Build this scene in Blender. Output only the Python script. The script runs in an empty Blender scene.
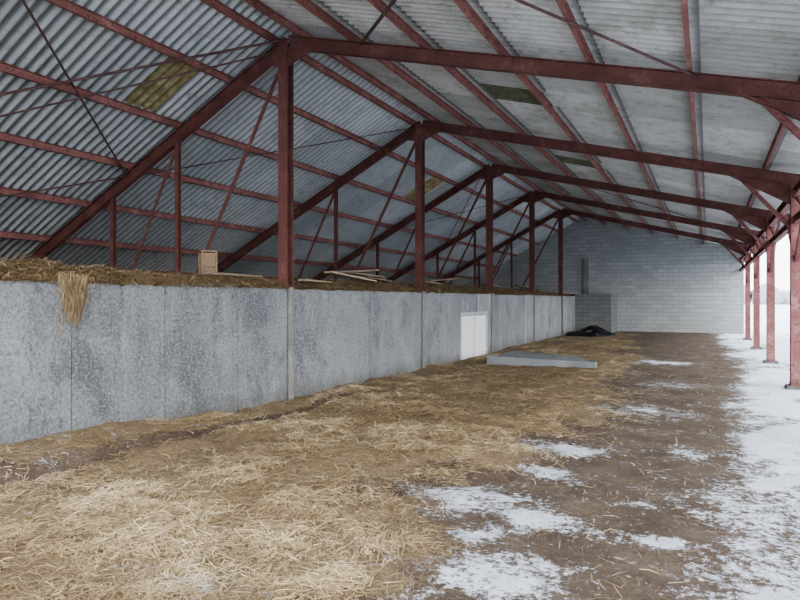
import bpy, math, random
import numpy as np
from mathutils import Vector, Matrix
random.seed(4); rng=np.random.default_rng(7)
S=bpy.context.scene
COL=S.collection
S.view_settings.view_transform='AgX'
try: S.view_settings.look='AgX - Medium High Contrast'
except Exception: pass
S.view_settings.exposure=1.15

# ---------------------------------------------------------------- layout
WX=-6.0; BAY=5.27; Y0=3.13; YEND=34.8; H=1.62
CX=1.45; SR=0.255; SL=0.53; ZR=5.95       # roof underside ridge height
XL=-12.9; XR=2.15
def zroof(x): return ZR-SR*(x-WX) if x>=WX else ZR-SL*(WX-x)
FY=[Y0+BAY*i for i in range(0,6)]       # frames

# ---------------------------------------------------------------- node utils
def mat(name):
    m=bpy.data.materials.new(name); m.use_nodes=True
    nt=m.node_tree; b=nt.nodes['Principled BSDF']; b.inputs['Roughness'].default_value=.9
    b.inputs['Specular IOR Level'].default_value=.25
    return m,nt,b
def N(nt,t,**k):
    n=nt.nodes.new(t)
    for a,v in k.items(): setattr(n,a,v)
    return n
def pos(nt,scale=(1,1,1)):
    g=N(nt,'ShaderNodeNewGeometry'); mp=N(nt,'ShaderNodeMapping'); mp.inputs['Scale'].default_value=scale
    nt.links.new(g.outputs['Position'],mp.inputs['Vector']); return mp.outputs[0]
def noise(nt,vec,scale,detail=4,rough=.55,dist=0):
    n=N(nt,'ShaderNodeTexNoise'); n.inputs['Scale'].default_value=scale; n.inputs['Detail'].default_value=detail
    n.inputs['Roughness'].default_value=rough; n.inputs['Distortion'].default_value=dist
    nt.links.new(vec,n.inputs['Vector']); return n.outputs['Fac']
def ramp(nt,fac,stops):
    r=N(nt,'ShaderNodeValToRGB'); cr=r.color_ramp
    while len(cr.elements)<len(stops): cr.elements.new(.5)
    for e,(p,c) in zip(cr.elements,stops):
        e.position=p; e.color=(*c,1) if len(c)==3 else c
    nt.links.new(fac,r.inputs[0]); return r.outputs[0]
def mix(nt,f,a,b,blend='MIX'):
    m=N(nt,'ShaderNodeMix',data_type='RGBA',blend_type=blend)
    for i,v in ((0,f),(6,a),(7,b)):
        if hasattr(v,'is_output'): nt.links.new(v,m.inputs[i])
        else: m.inputs[i].default_value=v if i==0 else (*v,1)
    return m.outputs[2]
def math_(nt,op,a,b=0.0,c=0.0,clamp=False):
    m=N(nt,'ShaderNodeMath',operation=op,use_clamp=clamp)
    for i,v in enumerate((a,b,c)):
        if hasattr(v,'is_output'): nt.links.new(v,m.inputs[i])
        else: m.inputs[i].default_value=v
    return m.outputs[0]
def maprange(nt,v,a,b,c=0,d=1):
    m=N(nt,'ShaderNodeMapRange',interpolation_type='SMOOTHSTEP')
    nt.links.new(v,m.inputs[0])
    for i,x in zip((1,2,3,4),(a,b,c,d)): m.inputs[i].default_value=x
    return m.outputs[0]
def attr(nt,name):
    a=N(nt,'ShaderNodeAttribute',attribute_name=name); return a.outputs['Fac']
def bump(nt,b,h,strength=.4,dist=.02):
    n=N(nt,'ShaderNodeBump'); n.inputs['Strength'].default_value=strength; n.inputs['Distance'].default_value=dist
    nt.links.new(h,n.inputs['Height']); nt.links.new(n.outputs[0],b.inputs['Normal'])
def setc(nt,b,c): nt.links.new(c,b.inputs['Base Color'])

# ---------------------------------------------------------------- materials
def m_steel(name,c1,c2,c3):
    m,nt,b=mat(name); p=pos(nt)
    c=ramp(nt,noise(nt,p,3,6,.65),[(.3,c1),(.55,c2),(.72,c3)])
    c=mix(nt,maprange(nt,noise(nt,p,22,3),.55,.70),c,(.07,.038,.032))
    setc(nt,b,c); b.inputs['Roughness'].default_value=.75
    bump(nt,b,noise(nt,p,60,2),.15,.003); return m
STEEL=m_steel('red_oxide_steel',(.085,.036,.031),(.13,.055,.048),(.20,.105,.092))
COLM=m_steel('lit_column_steel',(.14,.056,.053),(.20,.088,.085),(.30,.165,.16))  # brighter, pinker steel: daylight on the open side put into the colour
PURL=m_steel('faded_red_steel',(.17,.078,.068),(.25,.115,.10),(.35,.19,.165))
RODM=m_steel('dark_rod_steel',(.07,.04,.038),(.11,.065,.06),(.2,.13,.12))

def m_roof(name,base,light,moss):
    m,nt,b=mat(name); g=N(nt,'ShaderNodeNewGeometry')
    sx=N(nt,'ShaderNodeSeparateXYZ'); nt.links.new(g.outputs['Position'],sx.inputs[0])
    cy=math_(nt,'FLOOR',math_(nt,'DIVIDE',sx.outputs[1],1.05))
    cx=attr(nt,'row')
    cb=N(nt,'ShaderNodeCombineXYZ'); nt.links.new(cx,cb.inputs[0]); nt.links.new(cy,cb.inputs[1])
    wn=N(nt,'ShaderNodeTexWhiteNoise',noise_dimensions='3D'); nt.links.new(cb.outputs[0],wn.inputs[0])
    p=pos(nt)
    c=mix(nt,wn.outputs[0],base,light)
    dk=tuple(x*.40 for x in base)
    c=mix(nt,maprange(nt,noise(nt,p,1.3,7,.75),.46,.68,0,.85),c,moss)
    c=mix(nt,maprange(nt,noise(nt,p,4,9,.82),.50,.70,0,.6),c,dk)
    c=mix(nt,maprange(nt,attr(nt,'groove'),.35,1,0,.85),c,dk)   # shade of the upper flutes put into the colour
    c=mix(nt,maprange(nt,attr(nt,'lap'),.7,1,0,.85),c,dk)
    setc(nt,b,c); bump(nt,b,noise(nt,p,70,3),.2,.004); return m
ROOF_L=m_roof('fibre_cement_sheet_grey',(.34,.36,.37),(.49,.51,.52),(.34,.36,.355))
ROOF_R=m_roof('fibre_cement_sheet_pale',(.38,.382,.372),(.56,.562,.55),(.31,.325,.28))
def m_trans(name,a,b_,cx):
    m,nt,b=mat(name); p=pos(nt)
    c=ramp(nt,noise(nt,p,4.5,8,.75),[(.36,a),(.5,b_),(.66,cx)])
    c=mix(nt,maprange(nt,attr(nt,'groove'),.40,1,0,.75),c,a)  # crests tinted darker, flute shading put into the sheet colour
    setc(nt,b,c)
    tr=N(nt,'ShaderNodeBsdfTranslucent'); nt.links.new(c,tr.inputs[0])
    ms=N(nt,'ShaderNodeMixShader'); ms.inputs[0].default_value=.05
    nt.links.new(b.outputs[0],ms.inputs[1]); nt.links.new(tr.outputs[0],ms.inputs[2])
    nt.links.new(ms.outputs[0],nt.nodes['Material Output'].inputs[0]); return m
TR_Y=m_trans('mossy_yellow_sheet',(.10,.088,.048),(.19,.16,.083),(.32,.29,.20))
TR_G=m_trans('mossy_green_sheet',(.06,.06,.042),(.095,.095,.065),(.15,.15,.11))

def m_conc():
    m,nt,b=mat('whitewashed_concrete'); p=pos(nt)
    big=noise(nt,p,1.1,6,.65,.6)
    c=ramp(nt,big,[(.3,(.16,.172,.182)),(.48,(.25,.265,.277)),(.68,(.36,.377,.39))])
    c=mix(nt,maprange(nt,attr(nt,'tone'),0,1,0,.4),c,(.38,.40,.415))
    c=mix(nt,maprange(nt,noise(nt,pos(nt,(1,1,.5)),1.6,9,.8,.5),.49,.60,0,.72),c,(.105,.115,.13))
    c=mix(nt,maprange(nt,noise(nt,pos(nt,(2,2,.25)),2.4,8,.8),.53,.68,0,.6),c,(.48,.50,.52))
    g=N(nt,'ShaderNodeNewGeometry'); sx=N(nt,'ShaderNodeSeparateXYZ'); nt.links.new(g.outputs['Position'],sx.inputs[0])
    # narrow vertical shuttering-board marks, each board slightly different
    yy=math_(nt,'DIVIDE',math_(nt,'ADD',sx.outputs[1],20.0),.33)
    fr=math_(nt,'FRACT',yy); cb=N(nt,'ShaderNodeCombineXYZ'); nt.links.new(math_(nt,'FLOOR',yy),cb.inputs[0])
    wn=N(nt,'ShaderNodeTexWhiteNoise',noise_dimensions='3D'); nt.links.new(cb.outputs[0],wn.inputs[0])
    c=mix(nt,math_(nt,'MULTIPLY',wn.outputs[0],.28),c,(.13,.14,.155))
    ln=math_(nt,'MULTIPLY',maprange(nt,fr,.0,.05,1,0),maprange(nt,noise(nt,p,3,4),.4,.6,0,.6))
    c=mix(nt,ln,c,(.07,.075,.085))
    f1=noise(nt,p,34,8,.92); f2=noise(nt,p,24,8,.92)
    c=mix(nt,maprange(nt,f1,.50,.57,0,.7),c,(.52,.54,.56))
    c=mix(nt,maprange(nt,f2,.51,.58,0,.7),c,(.08,.088,.10))
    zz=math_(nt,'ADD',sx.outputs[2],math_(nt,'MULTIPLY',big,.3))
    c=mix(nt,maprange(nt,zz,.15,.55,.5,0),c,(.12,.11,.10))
    setc(nt,b,c); bump(nt,b,math_(nt,'SUBTRACT',f1,math_(nt,'MULTIPLY',ln,.6)),1.0,.03); return m
CONC=m_conc()
def m_conc2(name,a,b_):
    m,nt,b=mat(name); p=pos(nt)
    c=ramp(nt,noise(nt,p,2.5,7,.65),[(.3,a),(.7,b_)])
    c=mix(nt,maprange(nt,noise(nt,p,25,5,.8),.5,.65,0,.4),c,tuple(x*.5 for x in a))
    setc(nt,b,c); bump(nt,b,noise(nt,p,45,5),.4,.01); return m
CONC_D=m_conc2('raw_concrete',(.15,.15,.15),(.27,.27,.26))
CONC_J=m_conc2('dark_joint_concrete',(.08,.08,.082),(.16,.16,.16))
def m_block(name='concrete_block',k=1.0):
    m,nt,b=mat(name); g=N(nt,'ShaderNodeNewGeometry')
    sx=N(nt,'ShaderNodeSeparateXYZ'); nt.links.new(g.outputs['Position'],sx.inputs[0])
    cb=N(nt,'ShaderNodeCombineXYZ')
    nt.links.new(math_(nt,'ADD',sx.outputs[0],sx.outputs[1]),cb.inputs[0]); nt.links.new(sx.outputs[2],cb.inputs[1])
    br=N(nt,'ShaderNodeTexBrick'); nt.links.new(cb.outputs[0],br.inputs[0])
    for kk,v in {'Scale':1.0,'Mortar Size':.014,'Mortar Smooth':.4,'Brick Width':.5,'Row Height':.2,'Bias':0}.items(): br.inputs[kk].default_value=v
    br.inputs['Color1'].default_value=(.275*k,.287*k,.292*k,1); br.inputs['Color2'].default_value=(.35*k,.362*k,.367*k,1); br.inputs['Mortar'].default_value=(.215*k,.222*k,.226*k,1)
    p=pos(nt)
    c=mix(nt,maprange(nt,noise(nt,p,.7,6,.7),.42,.7,0,.55),br.outputs[0],(.25*k,.262*k,.27*k))
    c=mix(nt,maprange(nt,noise(nt,p,5,7,.85),.5,.68,0,.35),c,(.42*k,.43*k,.435*k))
    setc(nt,b,c); bump(nt,b,math_(nt,'SUBTRACT',1,br.outputs[1]),.4,.012); return m
BLOCK=m_block()
def m_ground():
    m,nt,b=mat('dirt_straw_snow_ground'); p=pos(nt)
    d=ramp(nt,noise(nt,p,1.6,9,.75),[(.3,(.065,.047,.035)),(.5,(.12,.090,.067)),(.7,(.195,.152,.118))])
    d=mix(nt,maprange(nt,noise(nt,p,30,6,.85),.5,.64,0,.6),d,(.235,.19,.145))
    d=mix(nt,maprange(nt,noise(nt,p,48,6,.85),.5,.62,0,.55),d,(.055,.04,.031))
    f1=noise(nt,pos(nt,(1,7,1)),16,6,.8,1.5); f2=noise(nt,pos(nt,(7,1,1)),16,6,.8,1.5)
    f=math_(nt,'MAXIMUM',f1,f2)
    s=ramp(nt,f,[(.42,(.12,.088,.054)),(.56,(.30,.228,.138)),(.72,(.52,.415,.265))])
    s=mix(nt,maprange(nt,noise(nt,p,.9,5,.6),.5,.7,0,.5),s,(.17,.128,.085))
    n1=noise(nt,p,1.9,9,.8); n2=noise(nt,p,14,6,.8)
    sm=math_(nt,'ADD',attr(nt,'straw'),math_(nt,'MULTIPLY',math_(nt,'SUBTRACT',math_(nt,'ADD',n1,math_(nt,'MULTIPLY',n2,.6)),.80),1.6))
    sf=maprange(nt,sm,.34,.64)
    c=mix(nt,sf,d,s)
    n3=noise(nt,p,2.9,10,.84,.3); n4=noise(nt,p,17,8,.9)
    wm=math_(nt,'ADD',attr(nt,'snow'),math_(nt,'MULTIPLY',math_(nt,'SUBTRACT',math_(nt,'ADD',n3,math_(nt,'MULTIPLY',n4,1.1)),1.05),3.4))
    wf=math_(nt,'ADD',maprange(nt,wm,.52,.62,0,.9),maprange(nt,wm,.34,.6,0,.10))
    sc=mix(nt,maprange(nt,noise(nt,p,5,6,.7),.35,.7),(.64,.70,.80),(.80,.86,.94))
    sc=mix(nt,maprange(nt,noise(nt,p,40,4,.8),.6,.74,0,.25),sc,(.42,.39,.36))
    c=mix(nt,wf,c,sc)
    setc(nt,b,c)
    h=math_(nt,'ADD',math_(nt,'MULTIPLY',noise(nt,p,9,9,.8),1.2),math_(nt,'MULTIPLY',wf,.12))
    bump(nt,b,h,.8,.06); return m
GROUND=m_ground()
def m_straw(name='straw_strands'):
    m,nt,b=mat(name); t=attr(nt,'tone')
    c=ramp(nt,t,[(.0,(.125,.09,.054)),(.4,(.34,.258,.152)),(.75,(.58,.465,.295)),(1,(.80,.70,.50))])
    setc(nt,b,c); b.inputs['Roughness'].default_value=.6; return m
STRAW=m_straw()
def m_heap():
    m,nt,b=mat('old_straw_heap'); p=pos(nt)
    f=math_(nt,'MAXIMUM',noise(nt,pos(nt,(1,6,3)),8,6,.8,1),noise(nt,pos(nt,(6,1,3)),8,6,.8,1))
    c=ramp(nt,f,[(.4,(.09,.062,.042)),(.56,(.20,.145,.095)),(.75,(.33,.25,.16))])
    setc(nt,b,c); bump(nt,b,f,.8,.05); return m
HEAP=m_heap()
def m_wood(name,a,b_):
    m,nt,b=mat(name)
    tc=N(nt,'ShaderNodeTexCoord'); mp=N(nt,'ShaderNodeMapping'); mp.inputs['Scale'].default_value=(1.5,18,18)
    nt.links.new(tc.outputs['Object'],mp.inputs[0])
    c=ramp(nt,noise(nt,mp.outputs[0],2,6,.6,1),[(.3,a),(.7,b_)])
    setc(nt,b,c); bump(nt,b,noise(nt,mp.outputs[0],3,4),.3,.004); return m
WOOD=m_wood('weathered_wood',(.12,.09,.066),(.24,.19,.14)); WOODL=m_wood('pale_wood',(.24,.185,.13),(.39,.32,.235)); WOODB=m_wood('brown_box_wood',(.15,.105,.068),(.27,.20,.135))
def simple(name,c,r=.6,nz=.15):
    m,nt,b=mat(name); p=pos(nt)
    cc=ramp(nt,noise(nt,p,6,6,.7),[(.3,tuple(x*(1-nz) for x in c)),(.7,tuple(min(1,x*(1+nz)) for x in c))])
    setc(nt,b,cc); b.inputs['Roughness'].default_value=r; return m
WHITE=simple('white_painted_wood',(.70,.72,.73),.5,.12); FRAME=simple('grey_frame_wood',(.40,.41,.42),.7,.2); BLACK=simple('black_plastic_film',(.012,.013,.015),.35,.4)
b_=BLACK.node_tree.nodes['Principled BSDF']; b_.inputs['Specular IOR Level'].default_value=.5
DARK=simple('dark_gap_sheet',(.07,.072,.075),.9); TREE=simple('winter_trees_haze',(.33,.35,.37),1,.2)
OUTR=simple('dark_weathered_boards',(.055,.052,.05),.9,.25)

# ---------------------------------------------------------------- object utils
def obj(name,me,m=None,label=None,cat=None,parent=None,group=None,kind=None):
    o=bpy.data.objects.new(name,me); COL.objects.link(o)
    if me and m: me.materials.append(m)
    if label: o['label']=label
    if cat: o['category']=cat
    if group: o['group']=group
    if kind: o['kind']=kind
    if parent: o.parent=parent
    return o
def mesh(v,f,smooth=False,name='m'):
    me=bpy.data.meshes.new(name)
    me.from_pydata([tuple(x) for x in v],[],f); me.update()
    if smooth: me.polygons.foreach_set('use_smooth',[True]*len(me.polygons))
    return me
def addattr(me,name,vals,dom='POINT'):
    a=me.attributes.new(name,'FLOAT',dom); a.data.foreach_set('value',np.asarray(vals,dtype=np.float32))
class MB:
    def __init__(s): s.v=[]; s.f=[]
    def add(s,v,f):
        n=len(s.v); s.v+= [tuple(x) for x in v]; s.f+=[tuple(i+n for i in q) for q in f]
    def box(s,a,b):
        (x0,y0,z0),(x1,y1,z1)=a,b
        s.add([(x0,y0,z0),(x1,y0,z0),(x1,y1,z0),(x0,y1,z0),(x0,y0,z1),(x1,y0,z1),(x1,y1,z1),(x0,y1,z1)],
              [(0,3,2,1),(4,5,6,7),(0,1,5,4),(1,2,6,5),(2,3,7,6),(3,0,4,7)])
    def prism(s,prof,p0,p1,up=(0,0,1)):
        p0,p1=Vector(p0),Vector(p1); d=(p1-p0).normalized(); u=Vector(up)
        if abs(d.dot(u))>.98: u=Vector((0,1,0))
        sd=d.cross(u).normalized(); u=sd.cross(d).normalized(); n=len(prof)
        v=[p0+sd*a+u*b for a,b in prof]+[p1+sd*a+u*b for a,b in prof]
        f=[(i,(i+1)%n,n+(i+1)%n,n+i) for i in range(n)]+[tuple(range(n))[::-1],tuple(range(n,2*n))]
        s.add(v,f)
    def mesh(s,smooth=False): return mesh(s.v,s.f,smooth)
def IP(w,h,t=.012):
    w/=2;h/=2;k=t*.5
    return [(-w,-h),(w,-h),(w,-h+t),(k,-h+t),(k,h-t),(w,h-t),(w,h),(-w,h),(-w,h-t),(-k,h-t),(-k,-h+t),(-w,-h+t)]
def CP(w,h,t=.008):
    w/=2;h/=2
    return [(-w,-h),(w,-h),(w,-h+t),(-w+t,-h+t),(-w+t,h-t),(w,h-t),(w,h),(-w,h)]
def LP(w,t=.01): 
    h=w/2
    return [(-h,-h),(h,-h),(h,-h+t),(-h+t,-h+t),(-h+t,h),(-h,h)]
def RP(r,n=8): return [(r*math.cos(2*math.pi*i/n),r*math.sin(2*math.pi*i/n)) for i in range(n)]
def prism_obj(name,prof,p0,p1,m,parent=None,up=(0,0,1),**k):
    b=MB(); 
    if parent: 
        L=parent.location; p0=Vector(p0)-L; p1=Vector(p1)-L
    b.prism(prof,p0,p1,up); return obj(name,b.mesh(),m,parent=parent,**k)
def bevel(o,w=.01,n=1):
    md=o.modifiers.new('b','BEVEL'); md.width=w; md.segments=n; md.limit_method='ANGLE'

# ---------------------------------------------------------------- noise (numpy)
def _h(i,j,s): 
    t=np.sin(i*127.1+j*311.7+s*74.7)*43758.5453; return t-np.floor(t)
def vn(x,y,s=0):
    x=np.asarray(x,float);y=np.asarray(y,float);i=np.floor(x);j=np.floor(y);u=x-i;w=y-j;u=u*u*(3-2*u);w=w*w*(3-2*w)
    return (_h(i,j,s)*(1-u)+_h(i+1,j,s)*u)*(1-w)+(_h(i,j+1,s)*(1-u)+_h(i+1,j+1,s)*u)*w
def fbm(x,y,s=0,o=4):
    r=0;a=.5;t=0
    for k in range(o): r=r+a*vn(x*2**k,y*2**k,s+k); t+=a; a*=.5
    return r/t
def ss(x,a,b): t=np.clip((x-a)/(b-a),0,1); return t*t*(3-2*t)

# ---------------------------------------------------------------- ground
def strip(X,Y): return np.exp(-((X+5.30+.04*(Y-4)-(fbm(X*2,Y*.8,9)-.5)*.3)/.14)**2)*ss(-Y,-11,-8)
def strawmask(X,Y):
    e=np.interp(Y,[0,3,4.7,7,9.6,13,18,24,30,34],[-1.5,-1.6,-2.1,-2.0,-1.6,-1.6,-2.1,-2.7,-3.1,-3.7])
    m=ss(e-X+(fbm(X*1.1,Y*1.1,3)-.5)*2.3,-.65,.65)
    m=m*(1-.38*ss(fbm(X*.8+7,Y*.8,12),.5,.68))
    m=m*(1-.97*strip(X,Y))
    return np.where(Y>34.5,0,m)
BL=[(-1.35,7.07,.45,.30,.86),(-1.34,5.95,.28,.25,.75),(-1.70,4.95,.50,.34,.9),(-1.15,4.72,.36,.28,.88),(-.80,4.6,.25,.15,.65),(-1.42,4.25,.25,.3,.6),(-1.12,3.6,.45,.36,.88),(-1.25,3.05,.3,.25,.66),
    (-2.67,2.75,.33,.27,.58),(-.25,4.6,.22,.11,.78),(-1.0,17.8,.7,.5,.9),(-.88,9.9,.7,.5,.56),(-.45,5.4,.15,.12,.7),(-.6,13.2,.5,.5,.5),(-.2,7.4,.3,.3,.5)]
def snowmask(X,Y):
    es=np.interp(Y,[0,4,5.7,8.4,12,17,30,34],[.0,.03,.07,.3,.58,.72,.57,.47])
    m=1.15*ss(X-es+(fbm(X*1.3,Y*1.3,21)-.5)*1.0,-.5,.5)
    m=m*(1-.45*ss(fbm(X*1.1+3,Y*.7,31),.5,.66)*(X<2.0))
    for bx,by,rx,ry,s in BL:
        m=np.maximum(m,s*np.exp(-(((X-bx)/rx)**2+((Y-by)/ry)**2)*.9))
    out=.78+.35*fbm(X*.25,Y*.12,77)
    m=np.where((X>2.6)|(Y>35.2),out,m)
    m=np.where(Y<-3,1.8,m)  # unseen snow behind the camera, added to bounce light up to the roof
    return m
def gh(X,Y):
    sm=strawmask(X,Y)
    h=.04*(fbm(X*.8,Y*.8,5)-.5)+.032*(fbm(X*3.5,Y*3.5,6)-.5)
    nd=1-ss(-X,3.9,5.0)*ss(Y,14,15.2)*ss(-Y,-20.5,-19)
    h=h+nd*sm*(.03+.13*(fbm(X*1.5,Y*1.5,8)-.45)+.05*(fbm(X*4.5,Y*4.5,18)-.5))*ss(-np.abs(Y-12),-26,-4)
    h=h+.27*ss(-X,4.7,6.0)*ss(-Y,-8.5,-3.0)-.035*strip(X,Y)
    return h
def axis(segs):
    out=[segs[0][0]]
    for a,b,st in segs:
        n=max(1,int(round((b-a)/st))); out+= [a+(b-a)*(i+1)/n for i in range(n)]
    return np.array(out)
def grid(xs,ys):
    GX,GY=np.meshgrid(xs,ys); ny,nx=GX.shape; idx=np.arange(nx*ny).reshape(ny,nx)
    F=np.stack([idx[:-1,:-1].ravel(),idx[:-1,1:].ravel(),idx[1:,1:].ravel(),idx[1:,:-1].ravel()],1)
    return GX,GY,F
GX,GY,F=grid(axis([(-6.15,1.6,.055),(1.6,4,.15),(4,12,.7),(12,60,6),(60,400,50)]),axis([(-80,-6,12),(-6,1,.35),(1,12,.06),(12,20,.12),(20,36,.3),(36,60,2),(60,500,40)]))
GZ=gh(GX,GY)
me=mesh(np.stack([GX.ravel(),GY.ravel(),GZ.ravel()],1).tolist(),F.tolist(),True)
addattr(me,'straw',strawmask(GX,GY).ravel()); addattr(me,'snow',snowmask(GX,GY).ravel())
obj('floor',me,GROUND,'trodden dirt ground with straw and patchy snow','ground',kind='structure')
for xs_,ys_ in (((-100,-6.15),(-80,-3.2)),((-100,-13.3),(-3.2,120)),((-13.3,-6.15),(35.1,120))):
    X_,Y_,F_=grid(np.linspace(*xs_,8),np.linspace(*ys_,8)); me=mesh(np.stack([X_.ravel(),Y_.ravel(),X_.ravel()*0],1).tolist(),F_.tolist(),True)
    addattr(me,'straw',X_.ravel()*0); addattr(me,'snow',X_.ravel()*0+1.8)  # unseen snow ground, added around the barn
    obj('floor',me,GROUND,'unseen flat snow-covered ground added outside the barn','ground',kind='structure')

# straw strands
def strands(P,ang,pit,L,Wd,tone,name,label,cat,m=STRAW,curl=.25,kind='stuff'):
    n=len(P)
    d=np.stack([np.cos(ang)*np.cos(pit),np.sin(ang)*np.cos(pit),np.sin(pit)],1)
    sd=np.stack([-np.sin(ang),np.cos(ang),rng.normal(0,.3,n)],1)
    c=rng.normal(0,curl,(n,1))*L[:,None]
    p0=P-d*L[:,None]/2; p2=P+d*L[:,None]/2; p1=P+sd*c*.5+np.array([0,0,1])*np.abs(c)*.3
    w=sd*Wd[:,None]/2
    V=np.stack([p0-w,p0+w,p1-w,p1+w,p2-w*.6,p2+w*.6],1).reshape(-1,3)
    if name=='straw_tuft': V[:,0]=np.maximum(V[:,0],WX+.016)
    b=np.arange(n)[:,None]*6
    F=np.concatenate([b+np.array([0,1,3,2]),b+np.array([2,3,5,4])],1).reshape(-1,4)
    me=bpy.data.meshes.new(name); me.from_pydata(V.tolist(),[],F.tolist()); me.update()
    addattr(me,'tone',np.repeat(tone,6)); me.materials.append(m)
    return obj(name,me,None,label,cat,kind=kind)
n=540000
th=np.radians(rng.uniform(-14,70,n)); r=np.exp(rng.uniform(math.log(2.2),math.log(27),n))
X=-r*np.sin(th); Y=r*np.cos(th)
clump=ss(fbm(X*2.6,Y*2.6,41,5),.40,.60)
prob=strawmask(X,Y)*(.22+.78*clump)+.012
k=(rng.random(n)<prob)&(X>-5.85)&(X<1.0)
k&=~((X>-5.4)&(X<-2.3)&(Y>15.2)&(Y<17.9))
X,Y,r,clump=X[k],Y[k],r[k],clump[k]
snow=snowmask(X,Y); kk=rng.random(len(X))>snow*1.05; X,Y,r,clump=X[kk],Y[kk],r[kk],clump[kk]
n=len(X)
Z=gh(X,Y)+rng.exponential(.010,n)+.002+.028*clump*rng.random(n)*(strawmask(X,Y)>.5)
base=fbm(X*.9,Y*.9,55)
tone=np.clip(.60*rng.random(n)+1.0*(base-.5)+.12+.30*clump*rng.random(n),0,1)
ang=rng.uniform(0,2*math.pi,n)+0
L=rng.uniform(.025,.12,n)*(1+r/22); Wd=rng.uniform(.0013,.0030,n)*(1+r/7)
strands(np.stack([X,Y,Z],1),ang,rng.normal(0,.20,n),L,Wd,tone,'straw_litter','loose clumpy golden-brown straw litter over the dirt ground','straw',curl=.13)

# small clods
b=MB()
for i in range(900):
    t=math.radians(random.uniform(-12,34)); rr=math.exp(random.uniform(math.log(2.4),math.log(16)))
    x,y=-rr*math.sin(t),rr*math.cos(t)
    if x<-3.2 or x>1.3 or float(snowmask(np.array(x),np.array(y)))>.3: continue
    z=float(gh(np.array(x),np.array(y))); s=random.uniform(.005,.017)
    vs=[(x+s*random.uniform(.7,1.2)*math.cos(a),y+s*random.uniform(.7,1.3)*math.sin(a),z-.003) for a in np.arange(0,6.28,1.05)][:6]
    vt=[(x+(v[0]-x)*.6,y+(v[1]-y)*.6,z+s*random.uniform(.5,.9)) for v in vs]
    b.add(vs+vt,[(j,(j+1)%6,6+(j+1)%6,6+j) for j in range(6)]+[tuple(range(6,12))])
obj('pebbles',b.mesh(),simple('brown_clod',(.12,.09,.068),.95,.4),'small brown clods and stones on bare dirt','stones',kind='stuff')

# ---------------------------------------------------------------- retaining wall of concrete panels
WT=1.82
DY0,DY1,DZ=16.15,18.5,1.28
b=MB(); tones=[]
def panel(y0,y1,z0,z1,t,x1=WX):
    n0=len(b.v)
    ys5=np.linspace(y0+.007,y1-.007,9); tops=[z1+random.uniform(-.035,.014) for _ in ys5]
    if z1<WT-.1: tops=[z1]*9
    v=[];f=[]
    for y,t_ in zip(ys5,tops): v+=[(WX-.18,y,z0),(x1,y,z0),(x1,y,t_),(WX-.18,y,t_)]
    for i in range(8):
        for k in range(4): f.append((i*4+k,i*4+(k+1)%4,i*4+4+(k+1)%4,i*4+4+k))
    f+=[(3,2,1,0),(32,33,34,35)]
    b.add(v,f); tones.extend([t]*(len(b.v)-n0))
yp=[-3.0]+[Y0-BAY+BAY/4*i+random.uniform(-.12,.12)*(i%4!=0) for i in range(1,40)]
yp=[y for y in yp if y<YEND-.3]+[YEND]
for y0,y1 in zip(yp[:-1],yp[1:]):
    t=random.random(); off=random.uniform(-.016,.016); zt=WT+random.uniform(-.022,.012)
    a,c=y0,y1
    if c<=DY0 or a>=DY1: panel(a,c,-.3,zt,t,WX+off)
    else:
        if a<DY0: panel(a,DY0,-.3,WT,t,WX+off); 
        if c>DY1: panel(DY1,c,-.3,WT,t,WX+off)
        panel(max(a,DY0),min(c,DY1),DZ,WT,t,WX+off)
n0=len(b.v); b.box((WX-.19,-3,-.3),(WX-.05,DY0,WT-.06)); b.box((WX-.19,DY1,-.3),(WX-.05,YEND,WT-.06)); b.box((WX-.19,DY0,DZ+.02),(WX-.05,DY1,WT-.06)); tones+= [0]*(len(b.v)-n0)
me=b.mesh(); addattr(me,'tone',tones)
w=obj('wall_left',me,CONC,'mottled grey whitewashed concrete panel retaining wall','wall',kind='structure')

for i,y in enumerate(FY):
    b=MB(); b.box((WX,y-.05,-.2),(WX+.06,y+.05,WT+.005)); o=obj(f'trim_{i+1}',b.mesh(),CONC_D,'narrow grey concrete pilaster under the steel post','pillar',kind='structure'); bevel(o,.012)

# door (double leaf)
root=bpy.data.objects.new('door_1',None); COL.objects.link(root); root.location=(WX,(DY0+DY1)/2,0); root['kind']='structure'; root['label']='white painted double-leaf wooden door in the concrete wall'; root['category']='door'
hw=(DY1-DY0)/2
b=MB(); b.box((-.14,-hw,-.1),(.035,-hw+.08,DZ)); b.box((-.14,hw-.08,-.1),(.035,hw,DZ)); b.box((-.14,-hw+.08,DZ-.08),(.035,hw-.08,DZ)); obj('door_frame',b.mesh(),FRAME,parent=root,label='grey wooden door frame')
b=MB(); b.box((-.12,-hw+.08,-.1),(-.10,hw-.08,DZ-.08)); obj('door_gap_shade',b.mesh(),DARK,parent=root,label='dark sheet standing in for the shaded gap behind the leaves')  # solid dark sheet paints the shade seen through the leaf gap
for sgn in (-1,1):
    b=MB(); a0,a1=(-hw+.10,-.03) if sgn<0 else (.03,hw-.10)
    nb=7
    for q in range(nb):
        b.box((-.02,a0+(a1-a0)*q/nb+.003,-.05),(.008,a0+(a1-a0)*(q+1)/nb-.003,DZ-.1))
    b.box((-.03,a0,-.05),(-.02,a1,DZ-.1))
    b.box((.008,a0,.12),(.022,a1,.20)); b.box((.008,a0,.95),(.022,a1,1.03))
    obj('door_leaf',b.mesh(),WHITE,parent=root)

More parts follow.
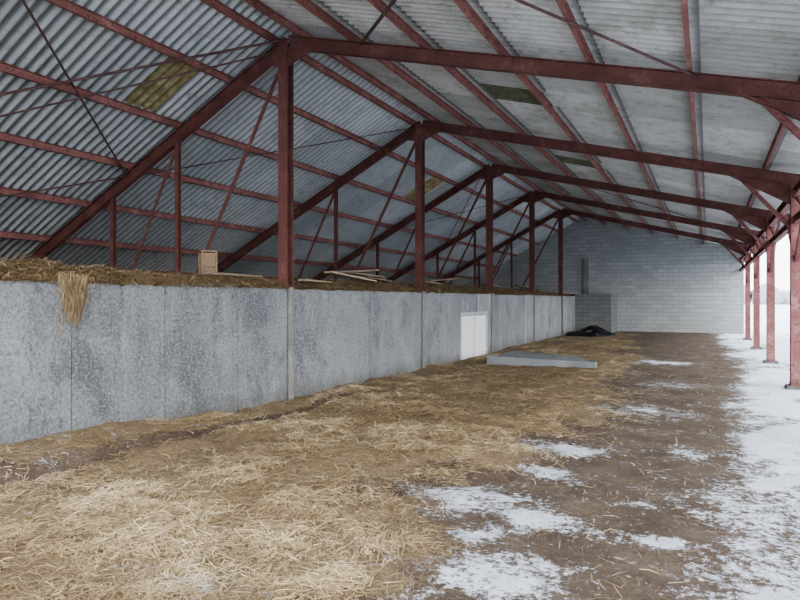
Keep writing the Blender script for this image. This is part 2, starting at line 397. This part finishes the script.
# upper storage floor with old straw heap
def uz(x,y):
    a=np.interp(y,[-3,5.5,7.5,9,13,20,34],[.17,.17,.13,.09,.15,.18,.15])
    return WT-.02+ss(WX-x,-.02,.5)*a*(.35+1.1*fbm(x*1.1,y*1.1,61))+.11*ss(WX-x,0,.2)*(fbm(x*2.6,y*2.6,62)-.40)+ss(-x,7,11)*.08
UX,UY,F=grid(axis([(XL+.05,-8,.25),(-8,WX-.02,.06)]),axis([(-3,14,.08),(14,YEND-.02,.2)]))
UZ=uz(UX,UY)
obj('floor',mesh(np.stack([UX.ravel(),UY.ravel(),UZ.ravel()],1).tolist(),F.tolist(),True),HEAP,'raised storage floor covered with old brown straw','ground',kind='structure')
n=70000
Yh=rng.uniform(2.5,34,n)*rng.uniform(.25,1,n)+1.; Xh=WX+.02-rng.exponential(.5,n)
k=(Xh>-9.5)&(Yh<32.3); Xh,Yh=Xh[k],Yh[k]; n=len(Xh)
Zh=uz(Xh,Yh)+rng.exponential(.016,n)
strands(np.stack([Xh,Yh,Zh],1),rng.uniform(0,6.28,n),rng.normal(0,.3,n),rng.uniform(.05,.17,n),rng.uniform(.003,.006,n)*(1+Yh/12),np.clip(rng.random(n)*.6,0,1),'straw_heap','brown old straw heaped along the wall top','straw',curl=.15)

# hanging tuft
n=1700
s=rng.random(n); cl=rng.integers(0,7,n)
cy_=np.array([-.15,-.10,-.05,.0,.05,.10,.15])[cl]; cl_len=np.array([.66,.32,.46,.38,.48,.42,.28])[cl]
yc=4.52+cy_*(1-.2*s)+rng.normal(0,.022,n); drop=s**1.1*cl_len
Xt=WX+.035+np.abs(rng.normal(0,.02,n))*(1-.5*s)+.01; Zt=WT+.04-drop-.03*rng.random(n)
keep=(cl!=0)|(rng.random(n)<.35)
yc,Xt,Zt,s=yc[keep],Xt[keep],Zt[keep],s[keep]; n=len(yc)
ang=np.pi/2+rng.normal(0,.6,n); pit=-np.pi/2+rng.normal(0,.45,n)
strands(np.stack([Xt,yc,Zt],1),ang,pit,rng.uniform(.05,.15,n),rng.uniform(.0022,.0045,n),np.clip(.02+.6*rng.random(n),0,1),'straw_tuft','tan straw tuft hanging over the wall edge','straw',curl=.2)

# ---------------------------------------------------------------- other walls
def gable(y0,y1,name,label):
    pr=[(XL,-.4),(CX+.1,-.4),(CX+.1,zroof(CX+.1)+.03),(WX,ZR+.05),(XL,zroof(XL)+.03)]
    v=[(x,y0,z) for x,z in pr]+[(x,y1,z) for x,z in pr]; nn=5
    f=[(i,(i+1)%nn,nn+(i+1)%nn,nn+i) for i in range(nn)]+[tuple(range(nn))[::-1],tuple(range(nn,2*nn))]
    return obj(name,mesh(v,f),BLOCK,label,'wall',kind='structure')
gable(YEND,YEND+.22,'wall_end','grey concrete block gable wall')
b=MB(); b.box((XL-.15,-3,-.2),(XL,YEND+.2,zroof(XL)+.06)); obj('wall_back',b.mesh(),OUTR,'dark low wall under the roof edge','wall',kind='structure')
b=MB(); b.box((WX+.05,YEND-.12,0.0),(WX+.33,YEND,zroof(WX+.2)-2.1)); o=obj('trim_8',b.mesh(),CONC_D,'pale concrete pilaster on the block wall','pillar',kind='structure'); bevel(o,.01)
b=MB(); ax=-4.25; ay=32.6
b.box((WX+.02,ay,-.2),(ax,ay+.2,1.86)); b.box((ax-.2,ay+.2,-.2),(ax,YEND,1.86)); b.box((WX+.02,ay-.03,1.86),(ax+.03,YEND,1.92))
obj('wall_annexe',b.mesh(),m_block('grey_block_enclosure',.52),'low plain dark grey block enclosure built in the corner','wall',kind='structure')

# ---------------------------------------------------------------- corrugated roof
LAM=.16; AMP=.037
pur_r=[WX+.22]+[WX+1.16*i for i in range(1,8) if WX+1.16*i<XR-.15]
pur_l=[WX-.22]+[WX-1.15*i for i in range(1,6)]+[XL+.15]
RB_r=[WX]+[WX+1.16*i for i in range(1,7)]+[XR]
RB_l=[WX]+[WX-1.15*i for i in range(1,6)]+[XL]
YA,YB=1.0,YEND+.35
def corr(x0,x1,ya,yb,step=.030,extra=.12):
    n=int((yb-ya)/LAM*8); yy=np.linspace(ya,yb,n+1)
    w=AMP*np.sin(2*np.pi*yy/LAM)
    sgn=1 if x1>x0 else -1
    xs_=[x0,x0+(x1-x0)*.5,x0+(x1-x0)*.94,x1+sgn*extra]; laps=[0,0,.5,1]
    vs=[];lp=[];gr=[]
    for i,x in enumerate(xs_):
        z=zroof(x)+AMP+.003+ (step*(1-i/3.0) )
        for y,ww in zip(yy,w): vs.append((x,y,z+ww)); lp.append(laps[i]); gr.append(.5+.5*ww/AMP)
    m_=n+1; fs=[]
    for i in range(3):
        for j in range(n):
            q=(i*m_+j,i*m_+j+1,(i+1)*m_+j+1,(i+1)*m_+j); fs.append(q if sgn<0 else q[::-1])
    return vs,fs,lp,gr
HOL={('l',1):[(7.2,7.85),(17.5,18.5)],('r',2):[(10.5,11.55),(16.6,17.7)]}
wi=1
for side,RB,mt in (('l',RB_l,ROOF_L),('r',RB_r,ROOF_R)):
    b=MB(); row=[];lap=[];grv=[]
    for i in range(len(RB)-1):
        holes=HOL.get((side,i),[]); cur=YA; ivs=[]
        for a,c in holes: ivs.append((cur,a+.03)); cur=c-.03
        ivs.append((cur,YB))
        for a,c in ivs:
            v,f,l,g_=corr(RB[i],RB[i+1],a,c,extra=.12 if i<len(RB)-2 else 0)
            b.add(v,f); row+=[i]*len(v); lap+=l; grv+=g_
        for a,c in holes:
            v,f,l,g_=corr(RB[i],RB[i+1],a-.01,c+.01,extra=.02); mm=mesh(v,f,True); addattr(mm,'groove',g_)
            o=obj(f'window_{wi}',mm,TR_Y if side=='l' else TR_G,
                 'mossy dull olive-brown translucent corrugated roof sheet' if side=='l' else 'dark olive mossy translucent corrugated roof sheet','skylight',kind='structure'); wi+=1
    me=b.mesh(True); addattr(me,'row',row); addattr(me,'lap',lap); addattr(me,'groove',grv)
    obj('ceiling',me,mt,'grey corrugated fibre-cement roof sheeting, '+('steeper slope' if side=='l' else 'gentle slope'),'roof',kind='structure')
b=MB(); b.prism([(-.2,-.10+.02),(0,.0),(.2,-.051),(.2,-.035),(0,.02),(-.2,-.08)],(WX,YA,ZR+.17),(WX,YB,ZR+.17)); obj('ridge_cap',b.mesh(),CONC_D,'grey ridge capping over the roof sheets','roof ridge')

# ---------------------------------------------------------------- purlins
PH=.12
for lst,lb in ((pur_r,'gentle'),(pur_l,'steep')):
    for x in lst:
        prism_obj('purlin',CP(.05,PH),(x,YA,zroof(x)-PH/2-.008),(x,YEND-.01,zroof(x)-PH/2-.008),PURL,label=f'faded red steel purlin under the {lb} roof slope',cat='roof beam',group='purlins under the roof')

# ---------------------------------------------------------------- frames
RD=.20
def rz(x): return zroof(x)-PH-RD/2-.02
def build_frame(y):
    r=bpy.data.objects.new('roof_truss',None); COL.objects.link(r); r.location=(WX,y,0)
    r['label']='dark red steel truss spanning the barn between post and columns'; r['category']='roof truss'; r['group']='roof trusses along the barn'
    P=lambda x,z,dy=0:(x,y+dy,z)
    prism_obj('rafter',IP(.11,RD),P(WX,rz(WX)),P(CX+.55,rz(CX+.55)),STEEL,r)
    prism_obj('rafter',IP(.11,RD),P(WX-.02,rz(WX)),P(XL+.05,rz(XL+.05)),STEEL,r)
    b=MB(); b.add([(.0,-.07,rz(WX)-.09),(.5,-.07,rz(WX)-.22),(0,-.07,rz(WX)-.42),(-.45,-.07,rz(WX)-.32),(0,-.055,rz(WX)-.09),(.5,-.055,rz(WX)-.22),(0,-.055,rz(WX)-.42),(-.45,-.055,rz(WX)-.32)],
        [(0,1,2,3),(7,6,5,4),(0,4,5,1),(1,5,6,2),(2,6,7,3),(3,7,4,0)]); obj('gusset_plate',b.mesh(),STEEL,parent=r)
    for x in (-8.35,-9.95):
        prism_obj('strut',IP(.075,.075,.01),P(x,1.92),P(x,rz(x)-RD/2),STEEL,r,up=(0,1,0))
    prism_obj('diagonal_brace',LP(.07),P(WX-.12,rz(WX)-.3,.03),P(-7.98,1.95,.03),STEEL,r,up=(0,1,0))
    prism_obj('diagonal_brace',LP(.06),P(-8.37,rz(-8.37)-.12,.03),P(-9.55,2.0,.03),STEEL,r,up=(0,1,0))
    b=MB(); hx0,hx1=.35,CX-.02; z0=rz(hx0)-RD/2+.01; z1=rz(hx1)-RD/2+.01; zb=3.34
    b.add([(hx0-WX,-.008,z0),(hx1-WX,-.008,z1),(hx1-WX,-.008,zb),(hx0-WX,.008,z0),(hx1-WX,.008,z1),(hx1-WX,.008,zb)],[(0,1,2),(5,4,3),(0,3,4,1),(1,4,5,2),(2,5,3,0)])
    b.prism([(-.055,-.008),(.055,-.008),(.055,.008),(-.055,.008)],(hx0-WX,0,z0),(hx1-WX,0,zb))
    obj('haunch',b.mesh(),STEEL,parent=r)
    prism_obj('knee_brace',IP(.06,.07,.008),P(.55,rz(.55)-.12),P(CX-.09,2.95),COLM,r)
    return r
truss=build_frame(FY[0])
for y in FY[1:]:
    t=truss.copy(); COL.objects.link(t); t.location=(WX,y,0)
    for c in truss.children:
        d=c.copy(); d.parent=t; COL.objects.link(d)
for i,y in enumerate(FY):
    if i==0:
        post=bpy.data.objects.new('steel_post',None); COL.objects.link(post); post.location=(WX-.06,y,WT)
        post['label']='dark red steel I-section post rising from the wall top'; post['category']='steel post'; post['group']='posts along the concrete wall'
        b=MB(); b.prism(IP(.17,.18,.016),(0,0,.01),(0,0,rz(WX)-RD/2-WT+.1),up=(0,1,0)); sh=obj('post_shaft',b.mesh(),STEEL,parent=post)
        b=MB(); b.box((-.11,-.12,0.0),(.11,.12,.018)); b.box((.08,-.11,.018),(.105,-.085,.05)); b.box((.08,.085,.018),(.105,.11,.05)); pl=obj('base_plate',b.mesh(),STEEL,parent=post)
    else:
        p=post.copy(); COL.objects.link(p); p.location=(WX-.06,y,WT)
        for c in (sh,pl):
            d=c.copy(); d.parent=p; COL.objects.link(d)
for i,y in enumerate(FY):
    if i==0:
        colr=bpy.data.objects.new('steel_column',None); COL.objects.link(colr); colr.location=(CX,y,0)
        colr['label']='red steel column with daylight put into its colour, on a concrete footing at the open side'; colr['category']='steel column'; colr['group']='columns along the open side'
        b=MB(); b.prism(IP(.18,.20,.018),(0,0,.06),(0,0,rz(CX)-RD/2),up=(0,1,0)); c1=obj('column_shaft',b.mesh(),COLM,parent=colr)
        b=MB(); b.box((-.11,-.12,.06),(.11,.12,.075)); 
        for sx_ in(-.09,.09):
            for sy_ in (-.1,.1): b.prism(RP(.010,6),(sx_,sy_,.075),(sx_,sy_,.10))
        c2=obj('base_plate',b.mesh(),COLM,parent=colr)
        b=MB(); a=.21;c=.16
        b.add([(-a,-a,-.2),(a,-a,-.2),(a,a,-.2),(-a,a,-.2),(-c,-c,.06),(c,-c,.06),(c,c,.06),(-c,c,.06)],[(0,3,2,1),(4,5,6,7),(0,1,5,4),(1,2,6,5),(2,3,7,6),(3,0,4,7)])
        c3=obj('concrete_footing',b.mesh(),CONC_J,parent=colr,label='dark grey concrete footing')
        c4=[]
        for sg in (-1,1):
            b=MB(); b.prism(IP(.07,.09,.01),(0,sg*.08,2.35),(0,sg*1.05,3.02)); c4.append(obj('eave_brace',b.mesh(),COLM,parent=colr))
        parts=[c1,c2,c3]+c4
    else:
        p=colr.copy(); COL.objects.link(p); p.location=(CX,y,0)
        for c in parts:
            d=c.copy(); d.parent=p; COL.objects.link(d)
eg=bpy.data.objects.new('eave_girder',None); COL.objects.link(eg); eg.location=(CX,0,3.05); eg['label']='red steel lattice girder along the column tops, daylight put into its colour'; eg['category']='roof beam'
prism_obj('top_chord',IP(.14,.16,.014),(CX,YA,3.56),(CX,YEND-.01,3.56),COLM,eg)
prism_obj('bottom_chord',IP(.12,.13,.014),(CX,YA,3.07),(CX,YEND-.01,3.07),COLM,eg)
for i in range(len(FY)):
    y=FY[i]; 
    for q in range(4):
        ya=y+BAY*q/4; yb=y+BAY*(q+1)/4
        if yb>YEND: break
        z0,z1=(3.12,3.5) if q%2 else (3.5,3.12)
        prism_obj('lattice_bar',LP(.05),(CX,ya+.05,z0),(CX,yb-.05,z1),COLM,eg)
prism_obj('eave_purlin',CP(.06,.14),(XR-.03,YA,zroof(XR)-.085),(XR-.03,YEND-.01,zroof(XR)-.085),PURL,label='faded red purlin at the roof edge',cat='roof beam')

def rod(x0,y0,x1,y1,r=.014,dz=.16):
    prism_obj('wind_brace',RP(r,6),(x0,y0,zroof(x0)-dz),(x1,y1,zroof(x1)-dz),RODM,label='thin steel wind bracing rod below the roof sheets',cat='bracing rod',group='wind bracing rods')
A,B,C,D,E=FY[0],FY[1],FY[2],FY[3],FY[4]
rod(-6.1,A,-9.6,B,.018); rod(-6.05,B-.1,-10.6,A,.020,.2); rod(-6.3,B-.1,-11.3,A,.014,.24)
rod(-.1,B,-4.5,A,.016,.18); rod(-4.7,B,-.4,A,.026,.16)
rod(-6.2,B,-9.6,C,.011); rod(-9.6,B,-6.2,C,.011,.18); rod(-6.2,D,-9.6,E,.012); rod(-9.6,D,-6.2,E,.012,.18)
rod(-9.6,B,-12.8,A,.014)
rod(-.1,E,-4.5,D,.014)

# ---------------------------------------------------------------- props
b=MB()
def ramp_block(pts,zb=-.1):
    b.add([(x,y,zb) for x,y,z in pts]+[(x,y,z) for x,y,z in pts],[(3,2,1,0),(4,5,6,7),(0,1,5,4),(1,2,6,5),(2,3,7,6),(3,0,4,7)])
ramp_block([(-5.0,15.62,.17),(-2.45,15.58,.12),(-3.1,17.4,.12),(-5.0,17.8,.17)])
ramp_block([(-5.02,15.44,.22),(-2.35,15.38,.17),(-2.35,15.58,.17),(-5.02,15.62,.22)])
o=obj('concrete_ramp',b.mesh(),m_conc2('ramp_concrete',(.18,.195,.21),(.30,.315,.33)),'grey low flat concrete slab with straight kerb','ramp'); bevel(o,.012,1)

nu,nv=44,22; v=[];f=[]
for i in range(nv+1):
    ph=i/nv*math.pi/2
    for j in range(nu):
        t=2*math.pi*j/nu
        rr=1+.28*(float(fbm(math.cos(t)*2+5,math.sin(t)*2+ph*2,71))-.5)*2+.10*math.sin(t*7+ph*3)
        x=math.cos(t)*math.cos(ph)*1.0*rr; y=math.sin(t)*math.cos(ph)*.6*rr
        z=math.sin(ph)*.34*(1+.3*math.sin(x*4+1))*(.85+.5*float(fbm(x*4,y*4,73)))
        v.append((x,y,z))
for i in range(nv):
    for j in range(nu): f.append((i*nu+j,i*nu+(j+1)%nu,(i+1)*nu+(j+1)%nu,(i+1)*nu+j))
o=obj('plastic_tarp',mesh(v,f,True),BLACK,'low crumpled heap of black plastic sheeting by the wall','tarp'); o.location=(-4.75,29.6,0.0)

def plank(x,y,z,l,rot,tilt=0,w=.16,t=.035,m=WOOD,label='weathered wooden plank lying on the wall top straw'):
    seg=3; v=[];
    for i in range(seg+1):
        xx=-l/2+l*i/seg; ww=w/2*(1-.04*random.random())
        v+=[(xx,-ww,0),(xx,ww,0),(xx,ww,t),(xx,-ww,t)]
    f=[(3,2,1,0),tuple(range(seg*4,seg*4+4))]
    for i in range(seg):
        for k in range(4): f.append((i*4+k,i*4+(k+1)%4,i*4+4+(k+1)%4,i*4+4+k))
    o=obj('wooden_plank',mesh(v,f),m,label,'plank',group='planks on the wall top'); o.location=(x,y,z); o.rotation_euler=(0,tilt,rot); return o
def U(x,y): return float(uz(np.array(x),np.array(y)))
PL='pale wooden board lying on the wall top straw'
plank(-6.45,7.6,U(-6.45,7.6)+.05,1.0,math.radians(80),.02)
plank(-6.35,9.7,U(-6.35,9.7)+.06,1.0,math.radians(95),.02,m=WOODL,label=PL)
plank(-6.3,10.9,U(-6.3,10.9)+.16,1.5,math.radians(84),.09,m=WOODL,label=PL,w=.2)
plank(-6.5,11.3,U(-6.5,11.3)+.22,1.3,math.radians(70),-.07)
plank(-6.6,11.8,U(-6.6,11.8)+.15,1.1,math.radians(60),.09,w=.22)
plank(-6.5,12.4,U(-6.5,12.4)+.10,1.0,math.radians(88),.06)
plank(-7.2,9.2,U(-7.2,9.2)+.1,1.2,math.radians(80),.03)
plank(-6.5,15.2,U(-6.5,15.2)+.10,1.2,math.radians(82),.05)
plank(-6.55,16.4,U(-6.55,16.4)+.14,1.1,math.radians(65),-.08)
plank(-6.5,20.5,U(-6.5,20.5)+.12,1.3,math.radians(85),.06,w=.22)
plank(-6.6,25.2,U(-6.6,25.2)+.14,1.6,math.radians(80),.07,w=.22)
# wooden box
b=MB(); hx,hy,hz=.09,.10,.44
for q in range(2):
    zz=hz/2*q
    b.box((-hx,-hy,zz+.004),(-hx+.02,hy,zz+hz/2-.004)); b.box((hx-.02,-hy,zz+.004),(hx,hy,zz+hz/2-.004))
    b.box((-hx+.02,-hy,zz+.004),(hx-.02,-hy+.02,zz+hz/2-.004)); b.box((-hx+.02,hy-.02,zz+.004),(hx-.02,hy,zz+hz/2-.004))
for sx_ in (-1,1):
    for sy_ in (-1,1): b.box((sx_*(hx+.008)-.012,sy_*(hy+.004)-.015,0),(sx_*(hx+.008)+.012,sy_*(hy+.004)+.015,hz+.01))
b.box((-hx-.02,-hy-.02,hz+.01),(hx+.02,hy+.02,hz+.03))
o=obj('wooden_box',b.mesh(),WOODB,'small upright brown wooden box standing on the straw','box'); o.location=(-6.85,7.5,U(-6.85,7.5)-.02); o.rotation_euler=(0,-.03,math.radians(-35))

b=MB()
for i in range(90):
    x=-60+i*6+random.uniform(-2,2); y=260+random.uniform(-8,8); hh=random.uniform(4,9); r_=random.uniform(4,6); m_=9
    ring=[]
    for zf,rf in ((0,.8),(.25,1),(.6,.9),(.85,.6),(1,.12)):
        ring.append([(x+r_*rf*math.cos(2*math.pi*k/m_)*random.uniform(.8,1.1),y+r_*rf*math.sin(2*math.pi*k/m_),hh*zf) for k in range(m_)])
    vv=[p for rr in ring for p in rr]; ff=[(a*m_+k,a*m_+(k+1)%m_,(a+1)*m_+(k+1)%m_,(a+1)*m_+k) for a in range(4) for k in range(m_)]+[tuple(range(4*m_,5*m_))]
    b.add(vv,ff)
obj('treeline',b.mesh(True),TREE,'hazy grey distant winter treeline on the snow field','trees',kind='stuff')

# ---------------------------------------------------------------- light
w=bpy.data.worlds.new('overcast'); S.world=w; w.use_nodes=True; nt=w.node_tree
bg=nt.nodes['Background']; tc=N(nt,'ShaderNodeTexCoord'); sx=N(nt,'ShaderNodeSeparateXYZ'); nt.links.new(tc.outputs['Generated'],sx.inputs[0])
c=ramp(nt,sx.outputs[2],[(0,(.98,.98,1.0)),(.35,(.94,.96,1.0)),(1,(.86,.91,.98))]); nt.links.new(c,bg.inputs[0]); bg.inputs[1].default_value=2.2
sl=bpy.data.lights.new('overcast_sun','SUN'); sl.energy=1.8; sl.angle=math.radians(70); sl.color=(1,.98,.94)
so=bpy.data.objects.new('overcast_sun',sl); COL.objects.link(so); so.rotation_euler=Vector((-.6,.72,-.36)).to_track_quat('-Z','Y').to_euler()

cam=bpy.data.cameras.new('camera'); co=bpy.data.objects.new('camera',cam); COL.objects.link(co)
cam.lens=28.8; cam.sensor_width=36; cam.clip_end=1000
co.location=(0,0,H); co.rotation_euler=(math.radians(90),0,math.radians(25.7)); S.camera=co
